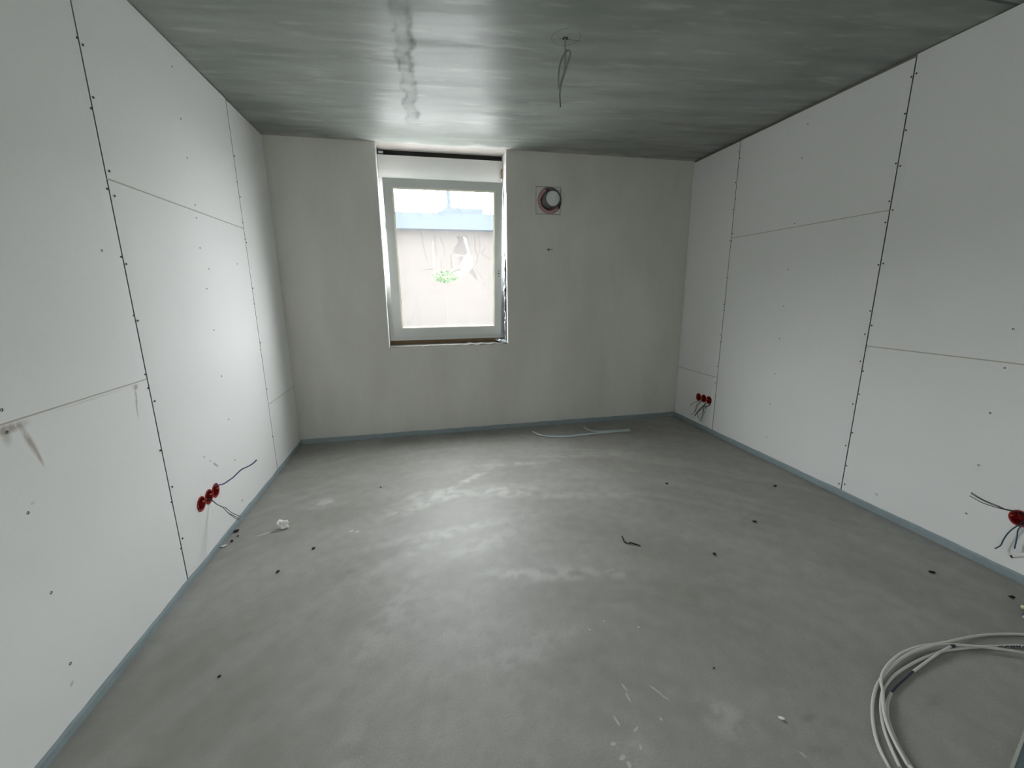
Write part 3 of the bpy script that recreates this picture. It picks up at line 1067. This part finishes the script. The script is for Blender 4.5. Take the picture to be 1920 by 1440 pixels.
foil('foil_tape', OX1 - .001, 3.875, 3.975, .845, 1.62, .016, 2.2)
foil('foil_tape', OX1 - .001, 3.93, 3.978, 1.62, 2.22, .007, 5.2)
bm = bmesh.new()
for k in range(5):
    tube(bm, [(.770 - .014 * k, 3.84 + .01 * k, .842), (.755 - .014 * k, 3.88, .858 + .006 * (k % 2)), (.735 - .01 * k, 3.95, .850), (.72 - .008 * k, 3.97, .862)], .008, 5, 3)
obj('foil_scrap', bm, M['foil'], win)
bm = bmesh.new()
tube(bm, [(.770, 3.975, 2.378), (.766, 3.958, 2.365), (.764, 3.955, 2.34), (.767, 3.957, 2.315), (.764, 3.962, 2.30)], .007, 6)
obj('shutter_lead', bm, M['timber'], win)
bm = bmesh.new()
tube(bm, [(.764, 3.962, 2.303), (.762, 3.958, 2.292), (.768, 3.956, 2.284)], .005, 6)
obj('lead_plug', bm, M['cap'], win)

# ---------------------------------------------------------------- ventilation pipe
vent = empty('ventilation_pipe', (PX, YB, PZ))
tag(vent, 'dark grey capped ventilation pipe set in pink foam beside the window', 'pipe')
bm = bmesh.new()
lathe(bm, [(.21, .0), (.21, .072), (-.092, .072), (-.098, .0705), (-.098, .0645), (-.080, .0645)], 48, 'Y')
obj('pipe', bm, M['pipe'], vent, True)
bm = bmesh.new()
lathe(bm, [(-.078, .0648), (-.090, .063), (-.0925, .058), (-.0925, 0)], 48, 'Y')
obj('end_cap', bm, M['cap'], vent, True)
bm = bmesh.new()
rows = []
for k in range(72):
    a = 2 * math.pi * k / 72
    ring = []
    for q in range(7):
        f = q / 6
        rr = .0715 + (.1122 - .0715) * f
        yy = .020 - .024 * math.sin(math.pi * f) * (.6 + .9 * (.5 + .5 * noise.noise(Vector((math.cos(a) * 4, math.sin(a) * 4, f * 2)))))
        # foam is packed on the left and below, the upper right stays open
        openness = max(0.0, math.cos(a - math.radians(40)))
        yy += .14 * max(0.0, openness - .25)
        ring.append(bm.verts.new((math.cos(a) * rr, yy, math.sin(a) * rr)))
    rows.append(ring)
for k in range(72):
    for q in range(6):
        bm.faces.new((rows[k][q], rows[k][q + 1], rows[(k + 1) % 72][q + 1], rows[(k + 1) % 72][q]))
obj('foam_collar', bm, M['pink'], vent, True)


def wall_mark(name, segs, wdt, parent, y=YB - .0006):
    bm = bmesh.new()
    for (a, b) in segs:
        a, b = Vector(a), Vector(b)
        dd = (b - a).normalized()
        nn = Vector((-dd.y, dd.x)) * wdt / 2
        for s0 in (0,):
            p = [a - nn, b - nn, b + nn, a + nn]
            f0 = [bm.verts.new((q.x, y, q.y)) for q in p]
            f1 = [bm.verts.new((q.x, YB + .001, q.y)) for q in p]
            bm.faces.new(f0)
            for i in range(4):
                bm.faces.new((f0[i], f0[(i + 1) % 4], f1[(i + 1) % 4], f1[i]))
    return obj(name, bm, M['pencil'], parent)


wall_mark('pencil_square', [((1.042, 1.983), (1.042, 2.211)), ((1.042, 2.211), (1.272, 2.211)), ((1.272, 2.211), (1.268, 1.983)), ((1.268, 1.983), (1.042, 1.983))], .0032, wb)
wall_mark('pencil_arrow', [((1.150, 1.681), (1.205, 1.681)), ((1.150, 1.681), (1.170, 1.692)), ((1.150, 1.681), (1.170, 1.670)), ((1.168, 1.681), (1.168, 1.690)), ((1.168, 1.681), (1.168, 1.672))], .006, wb)

# ---------------------------------------------------------------- hanging lamp cable on the ceiling
lamp = empty('lamp_cable', (.745, 2.196, H))
tag(lamp, 'grey-white lamp cable hanging looped from the concrete ceiling', 'cable')
cab = [(.745, 2.492), (.743, 2.470), (.746, 2.435), (.746, 2.400), (.744, 2.362), (.735, 2.325), (.725, 2.300), (.719, 2.278), (.708, 2.267), (.699, 2.289), (.698, 2.325), (.705, 2.354), (.722, 2.393), (.744, 2.427), (.765, 2.443), (.775, 2.433), (.771, 2.412), (.756, 2.372), (.744, 2.340), (.734, 2.310), (.726, 2.280), (.723, 2.250), (.725, 2.218)]
dep = [0, 0, 0, 0, 0, .002, .004, .004, -.02, -.04, -.05, -.045, -.03, -.012, .004, .010, .012, .010, .009, .009, .007, .006, .005]
bm = bmesh.new()
tube(bm, [(x - .745, dy, z - H) for (x, z), dy in zip(cab, dep)], .0042, 10, 8)
obj('sheath', bm, M['cable_backlit'], lamp, True)
bm = bmesh.new()
tube(bm, [(.725 - .745, .005, 2.218 - H), (.726 - .745, .005, 2.207 - H), (.7265 - .745, .004, 2.196 - H)], .003, 6)
obj('core', bm, M['wire_dark'], lamp, True)
bm = bmesh.new()
lathe(bm, [(-.001, 0), (-.001, .014), (.001, .014)], 20, 'Z')
obj('drill_hole', bm, M['black'], lamp)
bm = bmesh.new()
N = 60
prev = None
for k in range(N + 1):
    if 44 < k < 52:
        prev = None
        continue
    a = 2 * math.pi * k / N
    cx, cyy = math.cos(a), math.sin(a)
    ring = [bm.verts.new((.745 + cx * .068 * s_, 2.188 + cyy * .068 * s_, z_)) for s_, z_ in ((.988, H + .001), (.988, H - .0005), (1.012, H - .0005), (1.012, H + .001))]
    if prev:
        for q in range(3):
            bm.faces.new((prev[q], prev[q + 1], ring[q + 1], ring[q]))
    prev = ring
box(bm, .712, .822, 2.2005, 2.2035, H - .0005, H + .001)
obj('pencil_circle', bm, M['pencil'], ceiling)

# ---------------------------------------------------------------- cable coil on the floor
coil = empty('cable_coil', (1.75, .55, 0))
tag(coil, 'loose coil of grey-white cable lying on the screed', 'cable coil')
CO = Vector((1.75, .55, 0))


def strand(pts2, z0, z1, r=.0047, mat='cable', name='cable_strand'):
    n = len(pts2)
    P = []
    for i, (x, y) in enumerate(pts2):
        z = z0 if not callable(z0) else z0(i / (n - 1))
        P.append(Vector((x, y, z)) - CO)
    bm = bmesh.new()
    tube(bm, P, r, 10, 6)
    return obj(name, bm, M[mat], coil, True)


strand([(1.199, .656), (1.220, .695), (1.249, .732), (1.292, .773), (1.339, .810), (1.393, .844), (1.451, .872), (1.55, .905), (1.66, .928), (1.782, .937), (1.854, .938), (1.931, .940), (2.015, .938), (2.088, .929), (2.185, .905), (2.27, .85), (2.32, .74), (2.30, .60), (2.20, .42), (2.02, .26), (1.78, .16), (1.52, .18), (1.32, .31), (1.22, .48), (1.199, .656)], lambda f: .0050 + .010 * math.exp(-((f - .36) / .1) ** 2), None)
strand([(1.246, .645), (1.259, .671), (1.276, .701), (1.301, .737), (1.332, .771), (1.373, .806), (1.412, .836), (1.440, .862), (1.488, .890), (1.562, .918), (1.644, .938), (1.733, .945), (1.798, .939), (1.865, .923), (1.96, .89), (2.08, .83), (2.17, .74), (2.19, .62), (2.13, .46), (1.98, .31), (1.77, .21), (1.54, .23), (1.36, .35), (1.265, .50), (1.246, .645)], lambda f: .0145 + .003 * math.sin(f * 9), None)
strand([(1.226, .650), (1.241, .675), (1.264, .707), (1.291, .739), (1.317, .764), (1.353, .795), (1.394, .824), (1.438, .848), (1.510, .874), (1.598, .894), (1.699, .909), (1.795, .916), (1.843, .913), (1.934, .903), (2.020, .888), (2.113, .867), (2.20, .82), (2.25, .72), (2.24, .60), (2.16, .44), (1.99, .285), (1.775, .185), (1.53, .205), (1.34, .33), (1.245, .49), (1.226, .650)], lambda f: .0050 + .005 * math.exp(-((f - .05) / .08) ** 2), None)
strand([(1.258, .643), (1.278, .682), (1.307, .726), (1.338, .763), (1.372, .791), (1.403, .811), (1.440, .829)], .0050, None)
strand([(1.841, .921), (1.765, .909), (1.676, .891), (1.600, .875)], lambda f: .0125 - .0075 * f, None, .0040)
strand([(1.602, .8755), (1.544, .8600), (1.487, .8445), (1.445, .831)], .005, None, .0032, 'ink', 'stripped_core')
strand([(1.845, .9215), (1.856, .918)], .0135, None, .0050, 'ink', 'tape_end')
for k in range(9):
    xx = 2.018 + k * .0105
    yy = .8885 - (xx - 2.02) * .226
    bm = bmesh.new()
    tube(bm, [Vector((xx, yy - .0030 - .001 * (k % 3), .0072 + .0006 * (k % 2))) - CO, Vector((xx + .008, yy - .0042 + .002 * (k % 2), .0070)) - CO], .0024, 5)
    obj('printed_mark', bm, M['ink'], coil)

# loose cable ends at the right picture edge
ce = empty('cable_end', (2.50, 1.08, 0))
tag(ce, 'white cable end hanging by the red box at the right picture edge', 'cable')
bm = bmesh.new()
tube(bm, [Vector(p) for p in ((.045, -.09, .30), (.04, -.03, .22), (.035, .02, .165), (.03, .062, .128))], .0085, 10)
obj('sheath', bm, M['cable'], ce, True)
bm = bmesh.new()
tube(bm, [Vector(p) for p in ((.03, .0618, .1285), (.0285, .068, .122))], .0068, 8)
obj('core', bm, M['black'], ce, True)
ce2 = empty('cable_offcut', (2.36, .985, 0))
tag(ce2, 'stripped cable end with cream and blue cores on the floor', 'cable')
bm = bmesh.new()
tube(bm, [Vector(p) for p in ((.25, -.06, .010), (.12, -.03, .010), (.03, .004, .010), (.0, .018, .012))], .0085, 10)
obj('sheath', bm, M['cream'], ce2, True)
bm = bmesh.new()
tube(bm, [Vector(p) for p in ((.0, -.004, .010), (-.022, -.006, .007), (-.048, -.012, .006))], .0055, 8)
obj('core', bm, M['wire_blue'], ce2, True)
bm = bmesh.new()
tube(bm, [Vector(p) for p in ((-.046, -.0115, .006), (-.060, -.018, .004))], .0028, 6)
obj('core_tip', bm, M['cable'], ce2, True)

# sheet at the lower right corner
sl = empty('leaning_sheet', (1.60, .56, 0))
tag(sl, 'blue-grey sheet with a pale edge in the lower right corner', 'sheet')
bm = bmesh.new()
box(bm, 0, .22, -.30, .0, .0, .012)
o1 = obj('sheet_face', bm, M['slab'], sl)
bm = bmesh.new()
box(bm, -.007, 0, -.30, .0, 0, .0128)
o2 = obj('sheet_edge', bm, M['slab_edge'], sl)
sl.location = (1.690, .640, .0)
sl.rotation_euler = (0, 0, math.radians(-70))


# ---------------------------------------------------------------- foam strip offcuts near the back wall
def ribbon(pts, wdt, thick, label, lift):
    P = spline([(x, y, 0) for x, y in pts], 6)
    bm = bmesh.new()
    prev = None
    n = len(P)
    for i, p in enumerate(P):
        dd = (P[min(i + 1, n - 1)] - P[max(i - 1, 0)]).normalized()
        nn = Vector((-dd.y, dd.x, 0))
        f = i / (n - 1)
        z = .001 + lift * max(0.0, 1 - f * 4) ** 2 + .002 * math.sin(f * 7) ** 2
        ww = wdt * (.55 + .45 * min(1, f * 2.5))
        ring = [bm.verts.new(p + nn * s_ * ww / 2 + Vector((0, 0, z + t_))) for s_, t_ in ((-1, 0), (1, 0), (1, thick), (-1, thick))]
        if prev:
            for k in range(4):
                bm.faces.new((prev[k], prev[(k + 1) % 4], ring[(k + 1) % 4], ring[k]))
        else:
            bm.faces.new(ring)
        prev = ring
    bm.faces.new(prev[::-1])
    return tag(obj('foam_offcut', bm, M['foam_pale']), label, 'foam strip', 'pale foam offcuts near the back wall')


ribbon([(.956, 3.591), (1.014, 3.519), (1.092, 3.468), (1.229, 3.442), (1.405, 3.446), (1.586, 3.452), (1.770, 3.455), (1.889, 3.452)], .030, .006, 'longer pale foam strip offcut on the floor near the back wall', .02)
ribbon([(1.477, 3.618), (1.514, 3.541), (1.583, 3.500), (1.680, 3.486), (1.80, 3.486), (1.893, 3.488)], .026, .006, 'shorter curved pale foam offcut behind the longer strip', .02)


# ---------------------------------------------------------------- crumbs on the floor
def crumb(name, x, y, r, sx, sy, sz, rz, mat, label, cat, seed, rough=.35, group=None):
    bm = bmesh.new()
    bmesh.ops.create_icosphere(bm, subdivisions=2, radius=1)
    zmin = 9
    for v_ in bm.verts:
        k = 1 + rough * noise.noise(v_.co * 1.7 + Vector((seed, 0, 0))) + rough * .5 * noise.noise(v_.co * 4 + Vector((0, seed, 0)))
        v_.co = Vector((v_.co.x * sx, v_.co.y * sy, v_.co.z * sz)) * k * r * .66
        zmin = min(zmin, v_.co.z)
    for v_ in bm.verts:
        v_.co.z -= zmin
    o = obj(name, bm, M[mat])
    o.location = (x, y, 0)
    o.rotation_euler = (0, 0, rz)
    return tag(o, label, cat, group)


G = 'dark crumbs scattered on the screed'
for i, (x, y, r, sx, sy, sz, rz, lab) in enumerate([
        (-1.086, 2.385, .016, 1.5, .8, .6, .5, 'largest black crumb, against the left foam strip'),
        (-1.059, 2.330, .0075, 1, 1, .8, 0, 'smallest of three dark crumbs at the left foam strip'),
        (-1.069, 2.281, .011, 1, 1, .8, 0, 'round dark pellet nearest the viewer at the left foam strip'),
        (-.621, 2.115, .011, 1.2, .9, .6, .4, 'black crumb left of centre, right of the white lump'),
        (-.743, 1.951, .011, 1.4, .7, .6, .9, 'black crumb left of centre, nearer than the white lump'),
        (1.592, 2.374, .011, 1.2, .9, .6, .2, 'small black crumb right of centre, between floor middle and back wall'),
        (2.280, 2.171, .013, 1.3, .8, .6, -.4, 'black crumb near the foot of the right wall by its panel joint'),
        (1.805, 1.820, .012, 1.5, .7, .6, -.5, 'flat black crumb right of centre, farther than the round one'),
        (1.377, 1.607, .011, 1.1, 1, .8, -.3, 'round black crumb right of the bent black twig'),
        (2.272, 1.261, .012, 1.6, .7, .6, -.6, 'flat black crumb behind the cable coil'),
        (2.413, 1.061, .012, 1.6, .7, .6, -.5, 'black crumb at the right edge below the red box'),
        (-.760, 1.386, .007, 1.4, .7, .6, .4, 'tiny dark green crumb on the near left floor'),
        (-.341, 2.768, .007, 1.3, .7, .6, 0, 'tiny dark crumb on the floor below the window'),
        (.940, 1.040, .005, 1.3, .7, .6, 0, 'tiny dark crumb on the near floor by the white scratches')]):
    crumb('floor_crumb', x, y, r, sx, sy, sz, rz, 'black', lab, 'crumb', i * 3.1, .3, G)

lump = empty('plaster_lump', (-.843, 2.372, 0))
tag(lump, 'white crumpled plaster lump on the floor by the left wall', 'plaster lump')
for i, (dx, dy, dz, r) in enumerate([(0, 0, .012, .020), (.012, .006, .026, .015), (-.012, .002, .030, .016), (.020, -.008, .010, .012), (.022, .008, .032, .007)]):
    bm = bmesh.new()
    bmesh.ops.create_icosphere(bm, subdivisions=3, radius=1)
    for v_ in bm.verts:
        k = 1 + .45 * noise.noise(v_.co * 1.8 + Vector((i * 5, 1, 0))) + .25 * noise.noise(v_.co * 5 + Vector((0, i * 3, 2)))
        v_.co = v_.co * k * r
        v_.co.z = max(v_.co.z, -dz)
    o = obj('fragment', bm, M['white_lump'], lump)
    o.location = (dx, dy, dz)
for i, (x, y, r, sx, lab) in enumerate([
        (1.024, .839, .0085, 1.6, 'white elongated plaster crumb on the near floor left of the coil'),
        (.772, 1.264, .0055, 1, 'round white crumb on the near floor, rightmost of three'),
        (.652, 1.325, .0040, 1, 'tiny white crumb on the near floor, farthest of three'),
        (.580, 1.296, .0040, 1, 'tiny white crumb on the near floor, leftmost of three'),
        (-1.092, 2.243, .012, 1.8, 'small white flake against the left foam strip')]):
    crumb('plaster_crumb', x, y, r, sx, .8, .6, -.5 if i < 4 else .4, 'white_lump', lab, 'plaster crumb', i * 2.3 + .5, .3, 'white crumbs on the screed')

tw = empty('bent_twig', (1.0, 1.80, 0))
tag(tw, 'bent black twig-like scrap lying mid floor', 'scrap')
bm = bmesh.new()
tube(bm, [Vector(p) for p in ((-.004, .052, .006), (-.010, .028, .005), (-.014, .006, .005), (-.004, -.012, .004))], .0038, 6, 4, .7)
obj('long_piece', bm, M['black'], tw)
bm = bmesh.new()
tube(bm, [Vector(p) for p in ((.000, -.014, .004), (.014, -.014, .006), (.026, -.026, .005), (.040, -.032, .004), (.050, -.048, .003))], .0038, 6, 4, .6)
obj('short_piece', bm, M['black'], tw)

# ---------------------------------------------------------------- outdoors
gr = boxobj('ground', (-60, 60, 4.08, 90, -.75, -.65), M['ground'])
tag(gr, 'pale gravel ground outside the window', kind='structure')
hs = empty('neighbour_building', (1.0, 18, -.65))
tag(hs, 'low beige building with a blue-grey roof seen through the film', 'building')


def hb(name, b, mat):
    return boxobj(name, b, M[mat], hs)


hb('wall', (-9, 9, 0, 8, 0, 4.42), 'facade')
hb('roof_fascia', (-9.3, 9.3, -.5, 8.3, 4.42, 5.01), 'far_roof')
hb('roof_block', (.40, 1.63, -.3, 3, 5.01, 5.25), 'far_roof')
hb('chimney', (.235, .385, .2, .6, 5.01, 6.0), 'far_roof')
bm = bmesh.new()
vv = [bm.verts.new(p) for p in ((-.25, -.3, 5.01), (.40, -.3, 5.01), (.40, -.3, 5.30), (.24, -.3, 5.30), (-.25, 2, 5.01), (.40, 2, 5.01), (.40, 2, 5.30), (.24, 2, 5.30))]
for f in ((0, 1, 2, 3), (7, 6, 5, 4), (0, 3, 7, 4), (3, 2, 6, 7), (2, 1, 5, 6), (1, 0, 4, 5)):
    bm.faces.new([vv[i] for i in f])
obj('roof_hip', bm, M['far_roof'], hs)

sky_blocker = empty('unseen_sky_blocker', (-7.5, 6.5, -.65))  # unseen house shape, added to block sky light from the left
tag(sky_blocker, 'unseen house-shaped block added left of the yard to cut sky light', 'house')
boxobj('wall', (-6, 0, 0, 9, 0, 3.6), M['facade'], sky_blocker)
bm = bmesh.new()
vv = [bm.verts.new(p) for p in ((-6.3, -.3, 3.6), (.3, -.3, 3.6), (-3, -.3, 5.6), (-6.3, 9.3, 3.6), (.3, 9.3, 3.6), (-3, 9.3, 5.6))]
for f in ((0, 1, 2), (5, 4, 3), (0, 2, 5, 3), (2, 1, 4, 5), (1, 0, 3, 4)):
    bm.faces.new([vv[i] for i in f])
obj('blocker_gable', bm, M['far_roof'], sky_blocker)

sh = empty('standard_tree', (.55, 9.5, -.65))
tag(sh, 'small green round-topped tree outside, glimpsed through the torn film', 'tree')
bm = bmesh.new()
tube(bm, [Vector((0, 0, 0)), Vector((.01, 0, 1.2)), Vector((0, 0, 2.3))], .012, 6, 4, .6)
obj('trunk', bm, M['stem'], sh)
bm = bmesh.new()
rnd = random.Random(3)
for k in range(900):
    while True:
        p = Vector((rnd.uniform(-1, 1), rnd.uniform(-1, 1), rnd.uniform(-1, 1)))
        if .3 < p.length < 1:
            break
    c = Vector((p.x * .30, p.y * .28, 2.30 + p.z * .13))
    a, b = rnd.uniform(0, 6.28), rnd.uniform(-.8, .8)
    u = Vector((math.cos(a) * math.cos(b), math.sin(a) * math.cos(b), math.sin(b))) * .032
    v_ = u.cross(Vector((rnd.uniform(-1, 1), rnd.uniform(-1, 1), 1))).normalized() * .016
    q = [bm.verts.new(c - u), bm.verts.new(c + v_), bm.verts.new(c + u), bm.verts.new(c - v_)]
    bm.faces.new(q)
o = obj('foliage', bm, M['leaf'], sh)
o['kind'] = 'stuff'
